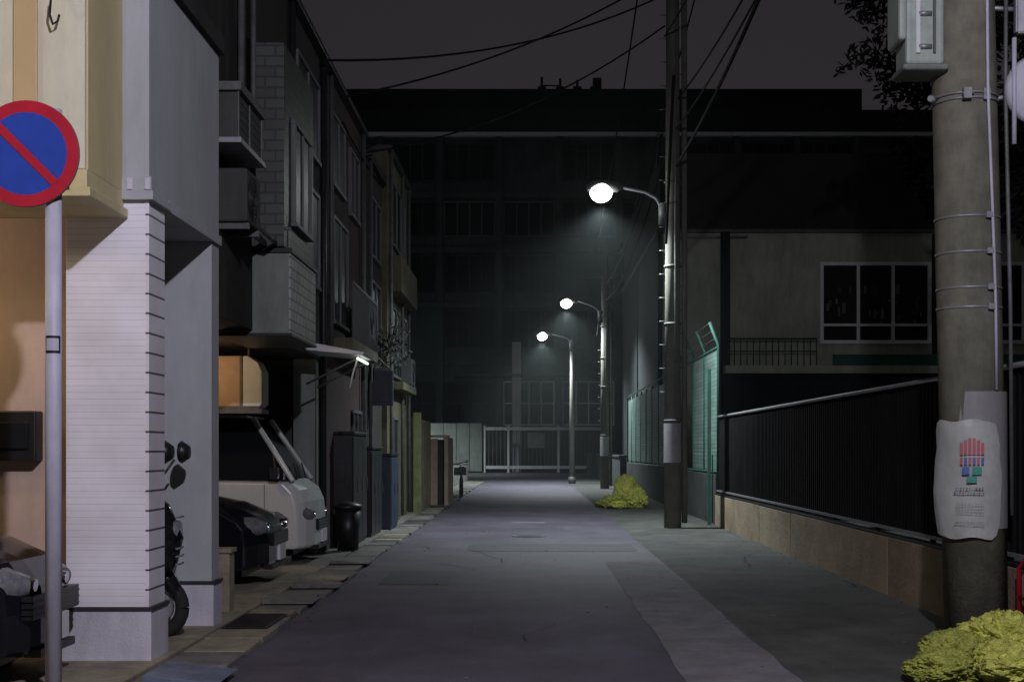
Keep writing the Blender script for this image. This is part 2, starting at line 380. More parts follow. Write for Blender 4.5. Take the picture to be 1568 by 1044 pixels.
# ------------------------------------------------------------ cars
def car(name, xn, y0, W, L, body, prof, gh, wheels, wr, ploc=0.45, kind='sedan'):
    g = grp(name); yc = y0 + W/2
    out = list(prof)
    bz = 0.24
    bot = [(L-0.02, bz)]
    for wx in sorted(wheels, reverse=True):
        for i in range(0, 11):
            a = math.pi*i/10
            bot.append((wx + (wr+0.06)*math.cos(a), max(bz, wr + (wr+0.06)*math.sin(a)) if i not in (0, 10) else bz))
    bot.append((0.04, bz))
    poly = out + bot
    n = len(poly); vs = []; fs = []
    ts = [-1,-0.96,-0.85,-0.6,-0.3,0,0.3,0.6,0.85,0.96,1]
    for t in ts:
        a = abs(t)
        for (lx, z) in poly:
            nose = max(0, 1-lx/0.6); tail = max(0, 1-(L-lx)/0.5)
            dx = 0.22*a**4*nose - 0.15*a**4*tail
            dz = -0.05*a**6 if z > 0.7 else 0
            vs.append((xn-(lx+dx), yc+t*W/2*(1-0.0), z+dz))
    for i in range(len(ts)-1):
        for j in range(n):
            j2 = (j+1) % n
            fs.append((i*n+j, i*n+j2, (i+1)*n+j2, (i+1)*n+j))
    fs.append(tuple(range(n))); fs.append(tuple(range((len(ts)-1)*n, len(ts)*n))[::-1])
    b = B('body', g); b.add(vs, fs, body, False)
    o = b.done(0.02)
    b = B('underbody', g); b.box(xn-0.3, xn-L+0.3, y0+0.22, y0+W-0.22, 0.15, 0.6, 'black'); b.done()
    zb = min(z for _, z in gh); zt = max(z for _, z in gh)
    def yy(z, sgn): return yc + sgn*(W/2-0.05-0.12*(z-zb)/(zt-zb))
    m_ = len(gh)
    b = B('windows', g)
    vs = [(xn-lx, yy(z,-1), z) for lx, z in gh] + [(xn-lx, yy(z,1), z) for lx, z in gh]
    b.add(vs, [tuple(range(m_)), tuple(range(2*m_-1, m_-1, -1))]+[(i, m_+i, m_+(i+1) % m_, (i+1) % m_) for i in range(m_)], 'glass'); b.done(0.015)
    b = B('roof', g)
    A, R0, R1, C = gh
    b.add([(xn-R0[0]-.02,yy(zt,-1)-.01,R0[1]-.03),(xn-R1[0]+.02,yy(zt,-1)-.01,R1[1]-.03),(xn-R1[0]+.02,yy(zt,1)+.01,R1[1]-.03),(xn-R0[0]-.02,yy(zt,1)+.01,R0[1]-.03),
           (xn-R0[0]-.1,yy(zt,-1)+.05,R0[1]+.035),(xn-R1[0]+.1,yy(zt,-1)+.05,R1[1]+.035),(xn-R1[0]+.1,yy(zt,1)-.05,R1[1]+.035),(xn-R0[0]-.1,yy(zt,1)-.05,R0[1]+.035)],
          [(0,1,2,3),(4,5,6,7),(0,1,5,4),(1,2,6,5),(2,3,7,6),(3,0,4,7)], body)
    for sgn in (-1, 1):
        def P(q): return (xn-q[0], yy(q[1], sgn), q[1])
        b.tube([P(A), P(R0)], 0.035, body); b.tube([P(C), P(R1)], 0.05, body)
        for f in (0.30, 0.62):
            lx_ = A[0]+(C[0]-A[0])*f+0.12
            b.tube([P((lx_, A[1])), P((lx_+0.04, R0[1]))], 0.032, body)
        if kind == 'van':
            b.tube([P((A[0]+0.22, A[1])), P((A[0]+0.26, A[1]+0.36))], 0.018, 'black')
    b.done(0.01)
    for i, wx in enumerate(wheels):
        for sgn in (-1, 1):
            b = B('wheel', g); ys = yc+sgn*(W/2-0.02)
            b.tube([(xn-wx, ys, wr),(xn-wx, ys-sgn*0.04, wr),(xn-wx, ys-sgn*0.17, wr)], [wr-0.02, wr, wr], 'rubber', 28)
            b.tube([(xn-wx, ys+sgn*0.006, wr),(xn-wx, ys-sgn*0.03, wr)], wr*0.62, 'metal', 20)
            for q in range(5):
                an = q*2*math.pi/5
                b.tube([(xn-wx, ys+sgn*0.014, wr),(xn-wx+wr*.55*math.cos(an), ys+sgn*0.014, wr+wr*.55*math.sin(an))], 0.02, 'chrome', 6)
            b.done()
    b = B('lights_and_trim', g)
    for sgn in (-1, 1):
        hz = ploc+0.24
        b.tube([(xn-0.34, yc+sgn*(W/2-0.13), hz),(xn-0.16, yc+sgn*(W/2-0.19), hz-0.01),(xn-0.05, yc+sgn*(W/2-0.25), hz-0.02)], [0.10,0.11,0.06], 'lens', 14)
        b.tube([(xn-0.12, yc+sgn*(W/2-0.28), hz-.01),(xn-0.02, yc+sgn*(W/2-0.28), hz-0.02)], 0.04, 'chrome', 14)
        b.tube([(xn-A[0]-0.2, yc+sgn*(W/2-0.02), A[1]+0.05),(xn-A[0]-0.18, yc+sgn*(W/2+0.10), A[1]+0.09)], 0.02, 'black')
        b.box(xn-A[0]-0.25, xn-A[0]-0.15, yc+sgn*(W/2+0.08), yc+sgn*(W/2+0.20), A[1]+0.03, A[1]+0.17, 'black')
        b.box(xn-1.25, xn-1.42, yc+sgn*(W/2+0.0), yc+sgn*(W/2+0.022), A[1]-0.12, A[1]-0.09, 'dimmetal')
        for dx_ in (0.62 if kind == 'van' else 1.0, 1.5, 2.4): b.box(xn-dx_, xn-dx_-0.008, yc+sgn*(W/2), yc+sgn*(W/2+0.002), 0.62 if dx_ < 1.2 else 0.35, A[1]-0.04, 'black')
        b.box(xn-0.9, xn-L+1.0, yc+sgn*(W/2), yc+sgn*(W/2+0.008), 0.30, 0.36, 'black')
    b.box(xn-0.06, xn+0.012, yc-0.4, yc+0.4, ploc+0.02, ploc+0.16, 'black')
    for i in range(3): b.box(xn-0.06, xn+0.018, yc-0.4, yc+0.4, ploc+0.04+i*0.04, ploc+0.050+i*0.04, 'dimmetal')
    b.box(xn-0.03, xn+0.03, yc-0.165, yc+0.165, ploc-0.15, ploc+0.015, 'plate')
    b.box(xn-0.08, xn+0.022, yc-W/2+0.25, yc+W/2-0.25, ploc-0.22, ploc-0.17, 'black')
    b.tube([(xn-A[0]+.03, yc-0.5, A[1]+.03),(xn-A[0]-.1, yc-0.1, A[1]+.22)], 0.01, 'black', 6)
    b.tube([(xn-A[0]+.03, yc+0.1, A[1]+.03),(xn-A[0]-.1, yc+0.5, A[1]+.22)], 0.01, 'black', 6)
    b.done(0.006)
    return g
vanp = [(0.0,0.28),(0.0,0.55),(0.03,0.85),(0.10,1.00),(0.28,1.12),(3.30,1.16),(3.38,0.9),(3.40,0.30)]
vang = [(0.27,1.10),(0.80,1.90),(3.22,1.92),(3.34,1.14)]
sedp = [(0.0,0.28),(0.0,0.5),(0.03,0.66),(0.14,0.79),(0.5,0.92),(1.15,1.04),(3.6,1.06),(4.1,0.98),(4.2,0.7),(4.2,0.30)]
sedg = [(1.1,1.02),(1.85,1.44),(3.1,1.45),(3.85,1.03)]
car('parked_van', -2.72, 16.5, 1.48, 3.4, 'carwhite', vanp, vang, [0.62,2.75], 0.27, kind='van')
car('parked_car', -2.74, 13.6, 1.6, 4.2, 'carblack', sedp, sedg, [0.8,3.35], 0.31)
car('parked_car', -3.0, 7.72, 1.1, 3.4, 'carblack', [(0,.28),(0,.5),(.03,.66),(.14,.82),(.4,.93),(1.0,1.0),(3.2,1.03),(3.3,0.98),(3.4,0.7),(3.4,0.3)], [(0.95,0.99),(1.5,1.45),(2.9,1.46),(3.3,1.0)], [0.65,2.8], 0.28)

# ------------------------------------------------------------ scooter
g = grp('motor_scooter')
b = B('wheels', g)
def torusY(b, cx, cy, cz, R, r, k):
    pts = [(cx+R*math.cos(2*math.pi*i/24), cy, cz+R*math.sin(2*math.pi*i/24)) for i in range(25)]
    b.tube(pts, r, k, 10, False)
for x in (-2.88, -4.05):
    torusY(b, x, 10.1, 0.28, 0.2, 0.055, 'rubber'); b.tube([(x,10.06,0.28),(x,10.14,0.28)], 0.13, 'metal', 16)
b.done()
b = B('body', g)
b.tube([(-2.9,10.1,0.55),(-2.86,10.1,0.8),(-2.94,10.1,1.02),(-2.98,10.1,1.12)], [0.16,0.19,0.17,0.1], 'carblack', 14)
b.tube([(-2.7,10.1,0.36),(-2.8,10.1,0.5),(-2.92,10.1,0.53),(-3.08,10.1,0.42)], [0.05,0.08,0.085,0.06], 'carblack', 10)
b.tube([(-3.0,10.1,0.36),(-3.4,10.1,0.34),(-3.55,10.1,0.4)], [0.15,0.15,0.18], 'black', 12)
b.tube([(-3.5,10.1,0.5),(-3.7,10.1,0.7),(-4.1,10.1,0.75),(-4.3,10.1,0.78)], [0.2,0.2,0.18,0.08], 'carblack', 14)
b.tube([(-3.45,10.1,0.88),(-3.8,10.1,0.9),(-4.2,10.1,0.92)], [0.09,0.13,0.1], 'black', 12)
b.tube([(-2.86,10.1,0.3),(-2.95,10.1,1.1)], 0.03, 'metal')
b.tube([(-2.75,10.1,0.86),(-2.7,10.1,0.86)], [0.1,0.09], 'lens', 16)
for z in (0.62,0.68,0.74,0.98): b.tube([(-2.70,10.0,z),(-2.69,10.1,z),(-2.70,10.2,z)],0.008,'metal',6)
b.done()
b = B('handlebar', g)
b.tube([(-3.1,9.78,1.15),(-2.98,9.95,1.16),(-2.96,10.1,1.12),(-2.98,10.25,1.16),(-3.1,10.42,1.15)], 0.018, 'black')
for yy_ in (9.86, 10.34):
    b.tube([(-3.0,yy_,1.15),(-2.8,yy_-0.03,1.42)], 0.01, 'black')
    b.tube([(-2.76,yy_-0.03,1.48),(-2.74,yy_-0.03,1.48),(-2.68,yy_-0.03,1.48)], [0.075,0.09,0.05], 'black', 18)
b.done()

g = grp('gate_post')
b = B('post', g); b.box(-2.86,-2.66,11.6,11.8,0,0.58,'apron'); b.box(-2.88,-2.64,11.58,11.82,0.58,0.62,'apron'); b.done(0.008)

# ------------------------------------------------------------ second left building
g = grp('tiled_house')
b = B('walls', g)
b.box(-9,-2.9,11.15,18.45,2.75,6.9,'brown')
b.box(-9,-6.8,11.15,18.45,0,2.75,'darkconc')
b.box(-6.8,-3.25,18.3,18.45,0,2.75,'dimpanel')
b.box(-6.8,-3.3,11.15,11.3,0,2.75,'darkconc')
b.box(-3.25,-2.95,18.0,18.298,0,2.745,'greygreen')
b.done(0.005)
b = B('bay', g)
b.box(-2.9,-2.56,13.65,15.5,3.62,5.75,'tileshade')
b.box(-3.27,-2.52,13.70,15.3,2.72,3.56,'greygreen')
b.box(-2.52,-2.50,13.695,15.305,2.72,3.56,'tilegreen')
b.box(-3.30,-2.48,13.67,15.33,3.56,3.61,'darkmetal')
b.box(-3.29,-2.49,13.68,15.32,2.69,2.72,'darkmetal')
for i in range(9): b.box(-3.26+i*.09,-3.245+i*.09,13.7,13.715,3.61,3.80,'darkmetal')
b.box(-3.28,-2.5,13.69,13.73,3.80,3.83,'dimmetal')
win(b,'X',-2.56,14.1,15.1,3.95,5.0,2)
b.done(0.005)
b = B('window_box', g)
b.box(-2.9,-2.62,11.75,12.75,4.30,4.72,'dimpanel')
b.box(-2.92,-2.58,11.7,12.8,4.25,4.30,'metal'); b.box(-2.92,-2.58,11.7,12.8,4.72,4.80,'dimmetal')
for y_ in (11.73, 12.2, 12.75): b.box(-2.62,-2.605,y_,y_+0.03,4.3,4.72,'dimmetal')
for i in range(5): b.box(-2.62,-2.612,11.77,12.74,4.34+i*.075,4.35+i*.075,'dimmetal')
b.done(0.004)
b = B('pipes', g)
for dx, r in ((-2.84,0.035),(-2.72,0.025)):
    b.tube([(dx,12.9,6.6),(dx,12.9,3.9),(dx,12.95,3.75),(dx+0.08,13.2,3.66),(dx+0.08,13.6,3.65)], r, 'dimmetal')
b.tube([(-2.86,15.8,6.9),(-2.86,15.8,2.75)], 0.04, 'darkmetal')
b.tube([(-2.86,18.2,6.9),(-2.86,18.2,0.1)], 0.04, 'darkmetal')
b.done()
b = B('windows', g)
win(b,'X',-2.9,16.2,17.8,3.7,4.9,2); win(b,'X',-2.9,16.2,17.8,5.4,6.4,2); b.done()
b = B('roof', g); b.box(-9,-2.78,11.1,18.5,6.9,6.98,'darkmetal'); b.done(0.01)

def acunit(x0, y0, z0, face='X', k='whiteframe', w=0.78, h=0.55, d=0.28):
    g = grp('air_conditioner')
    b = B('casing', g)
    if face == 'Y': b.box(x0,x0+w,y0,y0+d,z0,z0+h,k)
    else: b.box(x0-d,x0,y0,y0+w,z0,z0+h,k)
    b.done(0.02)
    b = B('fan_grille', g)
    for R in (0.05,0.09,0.13,0.17,0.21):
        if face == 'Y':
            pts = [(x0+w*.4+R*math.cos(a*math.pi/12), y0-0.008, z0+h/2+R*math.sin(a*math.pi/12)) for a in range(25)]
        else:
            pts = [(x0+0.008, y0+w*.4+R*math.cos(a*math.pi/12), z0+h/2+R*math.sin(a*math.pi/12)) for a in range(25)]
        b.tube(pts, 0.006, 'darkmetal', 6, False)
    b.done()
    b = B('bracket', g)
    if face == 'Y': b.box(x0+.05,x0+.1,y0,y0+d,z0-.06,z0-.002,'dimmetal'); b.box(x0+w-.1,x0+w-.05,y0,y0+d,z0-.06,z0-.002,'dimmetal')
    else: b.box(x0-d,x0,y0+.05,y0+.1,z0-.06,z0-.002,'dimmetal'); b.box(x0-d,x0,y0+w-.1,y0+w-.05,z0-.06,z0-.002,'dimmetal')
    b.done()
acunit(-2.62,12.15,3.62,'X','dimpanel',0.6,0.5)
acunit(-2.55,20.9,3.3,'X','dimpanel')
g = grp('storage_box')
b = B('casing', g)
b.box(-4.1,-3.5,15.9,16.3,2.0,2.64,'tan')
b.prismY([(-3.5,2.0),(-3.30,2.0),(-3.25,2.06),(-3.25,2.45),(-3.30,2.56),(-3.42,2.64),(-3.5,2.64)],15.9,16.3,'whiteframe'); b.done(0.015)
b = B('trim', g); b.box(-4.1,-3.28,15.88,15.9,2.0,2.03,'dimmetal'); b.box(-3.52,-3.49,15.885,15.9,2.03,2.64,'dimmetal'); b.box(-4.12,-3.25,15.88,16.32,1.94,1.998,'dimmetal')
b.tube([(-4.0,16.1,2.64),(-4.0,16.1,2.75)],0.02,'dimmetal'); b.tube([(-3.45,16.1,2.64),(-3.45,16.1,2.75)],0.02,'dimmetal'); b.done()

g = grp('entrance_canopy')
b = B('roof', g)
b.prismY([(-3.25,2.82),(-2.15,2.72),(-2.13,2.76),(-2.9,2.90),(-3.25,2.93)],16.9,18.0,'whiteframe')
b.done(0.01)
b = B('support', g); b.tube([(-2.9,17.9,2.35),(-2.2,17.9,2.7)],0.015,'dimmetal'); b.tube([(-2.9,17.0,2.35),(-2.2,17.0,2.7)],0.015,'dimmetal'); b.done()
b = B('tube_lamp', g); b.tube([(-2.22,16.95,2.68),(-2.22,17.95,2.68)],0.02,'tube'); b.tube([(-2.24,17.0,2.66),(-2.30,17.0,2.45),(-2.33,17.0,2.3)],0.012,'whiteframe'); b.done()

g = grp('brown_house')
b = B('walls', g)
b.box(-9,-2.9,18.55,22.6,0,6.9,'redbrown'); b.box(-9,-2.78,18.5,22.65,6.9,6.98,'darkmetal')
b.box(-2.9,-2.55,18.9,22.0,2.95,3.12,'olive'); b.done(0.005)
b = B('balcony_rail', g)
b.box(-2.57,-2.54,18.9,22.0,3.9,3.94,'darkmetal')
for i in range(26): b.box(-2.565,-2.545,18.92+i*.12,18.94+i*.12,3.12,3.9,'darkmetal')
b.done()
b = B('windows', g)
win(b,'X',-2.9,19.2,20.6,3.4,4.9,2); win(b,'X',-2.9,21.0,22.0,5.3,6.3,2); win(b,'X',-2.9,19.1,20.3,5.4,6.4,2)
win(b,'X',-2.9,21.3,22.3,0.1,2.1,2); b.done()
b = B('pipe', g); b.tube([(-2.84,22.4,6.9),(-2.84,22.4,0.1)],0.04,'dimmetal'); b.tube([(-2.84,18.8,6.9),(-2.84,18.8,3)],0.03,'dimmetal'); b.done()
g = grp('olive_house')
b = B('walls', g)
b.box(-9,-2.85,22.9,25.3,0,6.6,'brown'); b.box(-9,-2.75,25.35,29.5,0,7.3,'olive'); b.box(-9,-2.65,25.3,29.55,7.3,7.4,'darkmetal')
b.box(-9,-2.75,22.85,25.3,6.6,6.7,'darkmetal')
b.box(-2.75,-2.5,25.6,29.2,4.6,5.3,'olive'); b.box(-2.75,-2.5,26.0,29.0,2.7,2.85,'olive')
b.done(0.005)
b = B('windows', g)
win(b,'X',-2.75,26,27.5,3.0,4.3,2,fm='dimmetal'); win(b,'X',-2.75,28,29,3.0,4.3,2); win(b,'X',-2.75,26,28.6,5.6,6.8,3)
win(b,'X',-2.85,23.4,24.8,3.2,4.5,2); win(b,'X',-2.85,23.4,24.8,5.0,6.0,2); win(b,'X',-2.75,26.2,27.1,0.1,2.1,1); b.done()
b = B('pipes', g)
for yy_ in (25.5, 27.8, 29.3): b.tube([(-2.69,yy_,7.3),(-2.69,yy_,0.1)],0.035,'dimmetal')
b.tube([(-2.8,23.1,6.6),(-2.8,23.1,0.1)],0.035,'dimmetal')
b.done()
acunit(-2.46,27.5,2.86,'X','dimpanel')

def locker(name, x0, x1, y0, y1, h, k):
    g = grp(name)
    b = B('cabinet', g); b.box(x0,x1,y0,y1,0.06,h,k); b.box(x0-.02,x1+.03,y0-.02,y1+.02,h,h+.05,'black'); b.done(0.015)
    b = B('doors', g)
    n = max(2, int((y1-y0)/0.45))
    for i in range(n):
        ya = y0+(y1-y0)*i/n; yb = y0+(y1-y0)*(i+1)/n
        b.box(x1,x1+.015,ya+.02,yb-.02,0.12,h-.04,k); b.box(x1+.015,x1+.035,yb-.08,yb-.06,h*.5,h*.62,'dimmetal')
    b.box(x0+.04,x1-.04,y0-.015,y0,0.12,h-.05,k); b.box(x0+.1,x1-.1,y0-.02,y0-.015,h*.6,h*.8,'darkmetal')
    b.done(0.005)
locker('storage_cabinet',-3.15,-2.62,19.4,21.0,1.72,'darkmetal')
locker('storage_cabinet',-3.1,-2.6,21.5,23.0,1.5,'black')
locker('storage_locker',-3.0,-2.5,23.6,24.8,1.38,'bluebox')
g = grp('hanging_signboard')
b = B('board', g); b.box(-3.0,-2.42,23.2,23.32,2.28,2.9,'bluebox'); b.box(-2.96,-2.46,23.19,23.2,2.33,2.85,'darkmetal'); b.done(0.01)
b = B('bracket', g); b.box(-2.9,-2.45,23.24,23.27,2.9,2.95,'dimmetal'); b.tube([(-2.86,23.26,3.3),(-2.5,23.26,2.95)],0.012,'dimmetal'); b.done()
g = grp('trash_bin')
b = B('bin', g); b.tube([(-2.6,18.75,0.06),(-2.6,18.75,0.65)],[0.15,0.19],'black',18); b.tube([(-2.6,18.75,0.65),(-2.6,18.75,0.70),(-2.6,18.75,0.75)],[0.21,0.21,0.08],'darkmetal',18); b.done()

g = grp('metal_gate')
b = B('panel', g); b.box(-2.95,-2.6,30.2,30.3,0,2.25,'olivegate'); b.box(-2.62,-2.52,30.1,33.5,0,2.2,'olivegate')
for i in range(12): b.box(-2.52,-2.50,30.2+i*.27,30.24+i*.27,0.1,2.15,'olive')
b.box(-2.66,-2.48,30.0,30.1,0,2.35,'olivegate'); b.done(0.008)
g = grp('pink_wall')
b = B('pillar', g); b.box(-2.75,-2.4,34.3,34.55,0,1.78,'pink'); b.box(-2.22,-2.12,34.2,36.5,0,1.82,'pink'); b.box(-2.78,-2.1,34.15,34.6,1.82,1.88,'pink'); b.box(-2.4,-2.22,34.35,34.5,0,1.76,'brown'); b.done(0.01)
b = B('boundary_wall'); b.box(-3.2,-2.9,36.8,62,0,0.95,'gutter'); b.box(-3.24,-2.86,36.8,62,0.95,1.02,'darkconc'); b.done(0.01)
g = grp('bicycle')
b = B('wheels', g)
def torusX(b, cx, cy, cz, R, r, k): b.tube([(cx, cy+R*math.cos(2*math.pi*i/24), cz+R*math.sin(2*math.pi*i/24)) for i in range(25)], r, k, 6, False)
torusX(b,-2.1,40,0.33,0.31,0.02,'rubber'); torusX(b,-2.1,41.05,0.33,0.31,0.02,'rubber'); b.done()
b = B('frame', g)
P = [(-2.1,40,0.33),(-2.1,40.18,0.8),(-2.1,40.75,0.75),(-2.1,40.6,0.33),(-2.1,41.05,0.33)]
for a_, c_ in ((0,1),(1,2),(1,3),(2,3),(3,4),(2,4)): b.tube([P[a_],P[c_]],0.018,'greenpost')
b.tube([P[1],(-2.1,40.15,1.02)],0.015,'metal'); b.tube([(-2.38,40.25,1.05),(-2.1,40.15,1.03),(-1.82,40.25,1.05)],0.014,'metal')
b.tube([P[2],(-2.1,40.8,0.92)],0.014,'metal'); b.box(-2.18,-2.02,40.68,40.92,0.92,0.97,'black'); b.box(-2.28,-1.92,39.72,40.02,0.72,0.95,'greyframe'); b.done()

def foliage(b, c, R, n, size, kk=('leaf',), flat=1.0):
    for i in range(n):
        d = Vector((random.gauss(0,1),random.gauss(0,1),random.gauss(0,1))).normalized()*R*(random.random()**0.45)
        d.z *= flat
        q = noise.noise(Vector(c)*0.3+d*0.9)
        if q < -0.12: continue
        p = Vector(c)+d
        a = Vector((random.gauss(0,1),random.gauss(0,1),random.gauss(0,1))).normalized()*size*random.uniform(.6,1.4)
        t = a.orthogonal().normalized()*size*0.5
        b.add([p-a, p+t, p+a, p-t], [(0,1,2,3)], random.choice(kk))
g = grp('climbing_plant')
b = B('leaves', g); foliage(b,(-2.6,24.2,3.4),0.45,300,0.05); b.done(recalc=False)
b = B('stems', g)
for i in range(9): b.tube([(-2.8,24.2+random.uniform(-.2,.2),2.9),(-2.6,24.2,3.3),(-2.6+random.uniform(-.3,.4),24.2+random.uniform(-.4,.4),3.7+random.random()*.4)],0.010,'bark',5)
b.done()

# ------------------------------------------------------------ right side wall and black fence
g = grp('retaining_wall')
b = B('blocks', g)
y = 6.0
while y < 26:
    b.box(3.70,3.95,y,y+2.487,-0.01,0.60+random.uniform(-.004,.004),random.choice(['wallbase','wallbase2'])); y += 2.5
b.box(3.72,3.95,6,26,0,0.59,'darkconc')
b.done(0.008)
g = grp('corrugated_fence')
b = B('panels', g)
vs = []; fs = []
y = 6.0; i = 0; pat = [0,0,0.02,0.02]
st = [0.02,0.02,0.03,0.02]
while y < 26:
    x = 3.80 - pat[i % 4]
    vs += [(x,y,0.68),(x,y,2.13)]
    y += st[i % 4]*1.0+0.008; i += 1
for j in range(i-1): fs.append((2*j,2*j+2,2*j+3,2*j+1))
b.add(vs, fs, 'fence'); b.done(recalc=False)
b = B('rails', g)
b.tube([(3.77,6,2.15),(3.77,26,2.15)],0.024,'metal'); b.box(3.73,3.76,6,26,0.67,0.70,'metal'); b.box(3.70,3.80,6,26,0.608,0.63,'darkmetal')
y = 6.5
while y < 26.2: b.tube([(3.87,y,0.5),(3.87,y,2.13)],0.03,'darkmetal'); y += 2
b.done()

# ------------------------------------------------------------ green mesh fence
g = grp('green_fence')
b = B('base_wall', g); b.box(3.72,3.95,26.1,50,0,1.0,'darkconc'); b.done(0.01)
b = B('panels', g)
y = 26.3
while y < 49.5:
    if y < 30 : b.box(3.79,3.82,y,y+1.88,1.08,3.5,'greenfence')
    elif y > 33: b.box(3.79,3.82,y,y+1.88,1.08,3.35,'greenfence')
    y += 2.0
b.done()
b = B('posts', g)
y = 26.2
while y < 50.3:
    zt = 3.6 if y < 33 else 3.45
    if y < 33: b.tube([(3.80,y,0.9),(3.80,y,zt),(3.62,y,zt+0.45)],0.035,'greenpost')
    else: b.tube([(3.80,y,0.9),(3.80,y,zt)],0.03,'greenpost')
    y += 2.0
for z in (1.05,3.55): b.tube([(3.78,26.2,z),(3.78,50,z-0.05)],0.022,'greenpost')
for k_ in (0.15,0.3,0.45): b.tube([(3.80-.4*k_,26.2,3.58+k_),(3.80-.4*k_,33,3.56+k_)],0.006,'dimmetal',5)
b.box(3.55,3.62,25.95,26.0,0,3.1,'greenpost')
for i in range(7): b.tube([(3.66+i*.09,26.05,0.05),(3.66+i*.09,26.05,1.4)],0.012,'greenpost',6)
b.done()
b = B('far_boundary_wall'); b.box(3.5,3.75,50.2,79.5,0,1.2,'darkconc'); b.box(3.45,3.8,50.2,79.5,1.2,1.28,'darkconc'); b.done(0.01)

# ------------------------------------------------------------ gymnasium on the right
g = grp('gymnasium')
b = B('walls', g)
b.box(4.3,34,42,58,0,8.45,'gymwall')
b.box(4.15,4.295,42.05,58,0,8.44,'schooldark')  # dark sheet added over the street-side face, paints it as unlit
b.box(4.1,34,41.85,58,8.45,8.56,'dimmetal'); b.box(4.2,34,41.9,57.9,8.56,11,'gymband')
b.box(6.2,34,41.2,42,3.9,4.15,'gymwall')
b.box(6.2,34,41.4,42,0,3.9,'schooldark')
b.done(0.01)
b = B('windows', g)
win(b,'Y',42,9.45,12.8,5.0,7.4,3,0.11,'gymwhite','farglass',0,0.12)
win(b,'Y',42,13.6,17,5.0,7.4,3,0.11,'gymwhite','farglass',0,0.12)
b.box(9.45,12.8,41.86,41.98,5.45,5.53,'gymwhite'); b.box(13.6,17,41.86,41.98,5.45,5.53,'gymwhite')
for i in range(80):
    x_ = 9.5+random.random()*3.2; w_ = random.uniform(.03,.12); z_ = 5.55+random.random()*1.0
    b.box(x_,x_+w_,41.965+random.random()*.01,41.978,z_,min(7.3,z_+random.uniform(.06,.35)), random.choice(['ink','gymband','greyframe','brown','redbrown','greyframe','dimpanel','gymband']))
b.done()
b = B('downpipes', g)
b.box(6.15,6.42,41.7,41.98,0,8.45,'schooldark'); b.box(12.95,13.35,41.6,41.98,0,8.4,'schooldark'); b.tube([(4.4,41.9,8.3),(7,41.9,8.3)],0.04,'metal'); b.done()
b = B('railing', g)
b.tube([(6.3,41.3,5.0),(9.1,41.3,5.0)],0.03,'greenpost'); b.tube([(6.3,41.3,4.6),(9.1,41.3,4.6)],0.02,'greenpost')
for i in range(15): b.tube([(6.3+i*.2,41.3,4.15),(6.3+i*.2,41.3,5.0)],0.015,'greenpost',6)
b.box(9.6,17,41.2,41.3,4.15,4.5,'greenpost')
b.done()

# ------------------------------------------------------------ school at end of street
g = grp('school_building')
Y = 88
b = B('walls', g)
b.box(-40,45,Y,Y+14,0,24.2,'schoolwall')
b.box(-40,23.2,Y+3,Y+13,24.2,26.6,'schooldark')
b.box(-40,45,Y-0.5,Y+0.01,22.5,22.75,'whiteframe')
b.box(-40,45,Y-0.25,Y-0.01,22.75,24.3,'schooldark')
for x in range(-38, 44, 4):
    b.box(x-0.22,x+0.22,Y-0.3,Y-0.005,0,22.5,'schoolwall')
for z in (18.6,14.9,11.2,7.4): b.box(-40,45,Y-0.2,Y-0.006,z-0.2,z+0.2,'schoolwall')
b.done()
b = B('windows', g)
for x in range(-38, 40, 4):
    for z0, z1 in ((19.6,22.0),(15.9,18.1),(12.1,14.5),(8.4,10.8),(3.2,6.0)):
        if z0 > 4 and random.random() < 0.15: continue
        fm = 'gymwhite' if z0 == 3.2 and -3 < x < 5 else ('schoolframe' if random.random() < .8 else 'greyframe')
        win(b,'Y',Y,x+0.35,x+3.65,z0,z1,4,0.09,fm,'farglass',1 if z0 == 3.2 else 0,0.1)
b.done()
b = B('pillar', g); b.box(-1.12,-0.52,Y-1.6,Y-1.0,0,8.6,'plaster'); b.box(-5,5,Y-1.7,Y-0.31,6.3,6.5,'schoolframe'); b.done(0.02)
b = B('rooftop_equipment', g)
for x, h in ((0.9,2.0),(2.2,1.8),(3.4,1.6),(4.6,1.9)):
    b.tube([(x,Y+4,26.6),(x,Y+4,26.6+h*.55)],0.09,'schooldark'); b.box(x-.3,x+.3,Y+3.8,Y+4.2,26.6,27.0,'schooldark')
b.tube([(0.9,Y+4,27.1),(2.2,Y+4,27.1)],0.05,'schooldark')
b.box(4.5,5.1,Y+3.8,Y+4.4,26.6,27.6,'schooldark')
b.done()
g = grp('school_gate')
b = B('bars', g)
b.box(-2.9,4.9,84.6,84.7,2.75,2.95,'whiteframe'); b.box(-2.9,4.9,84.6,84.7,0.25,0.45,'whiteframe')
x = -2.9
while x < 4.9: b.box(x,x+0.05,84.62,84.68,0.45,2.75,'whiteframe' if abs((x+2.9) % 1.3) < 0.12 else 'greyframe'); x += 0.26
for x in (-2.9,-1.35,1.9,4.75): b.box(x-.06,x+.08,84.55,84.75,0,3.05,'whiteframe')
b.box(-0.1,1.0,84.56,84.6,1.6,2.6,'greygreen')
b.done()
b = B('white_panel_wall'); b.box(-6.4,-3.05,84.4,84.6,0.1,3.2,'greygreen')
for i in range(4): b.box(-6.4+i*.84,-6.36+i*.84,84.37,84.4,0.1,3.2,'greyframe')
b.done()

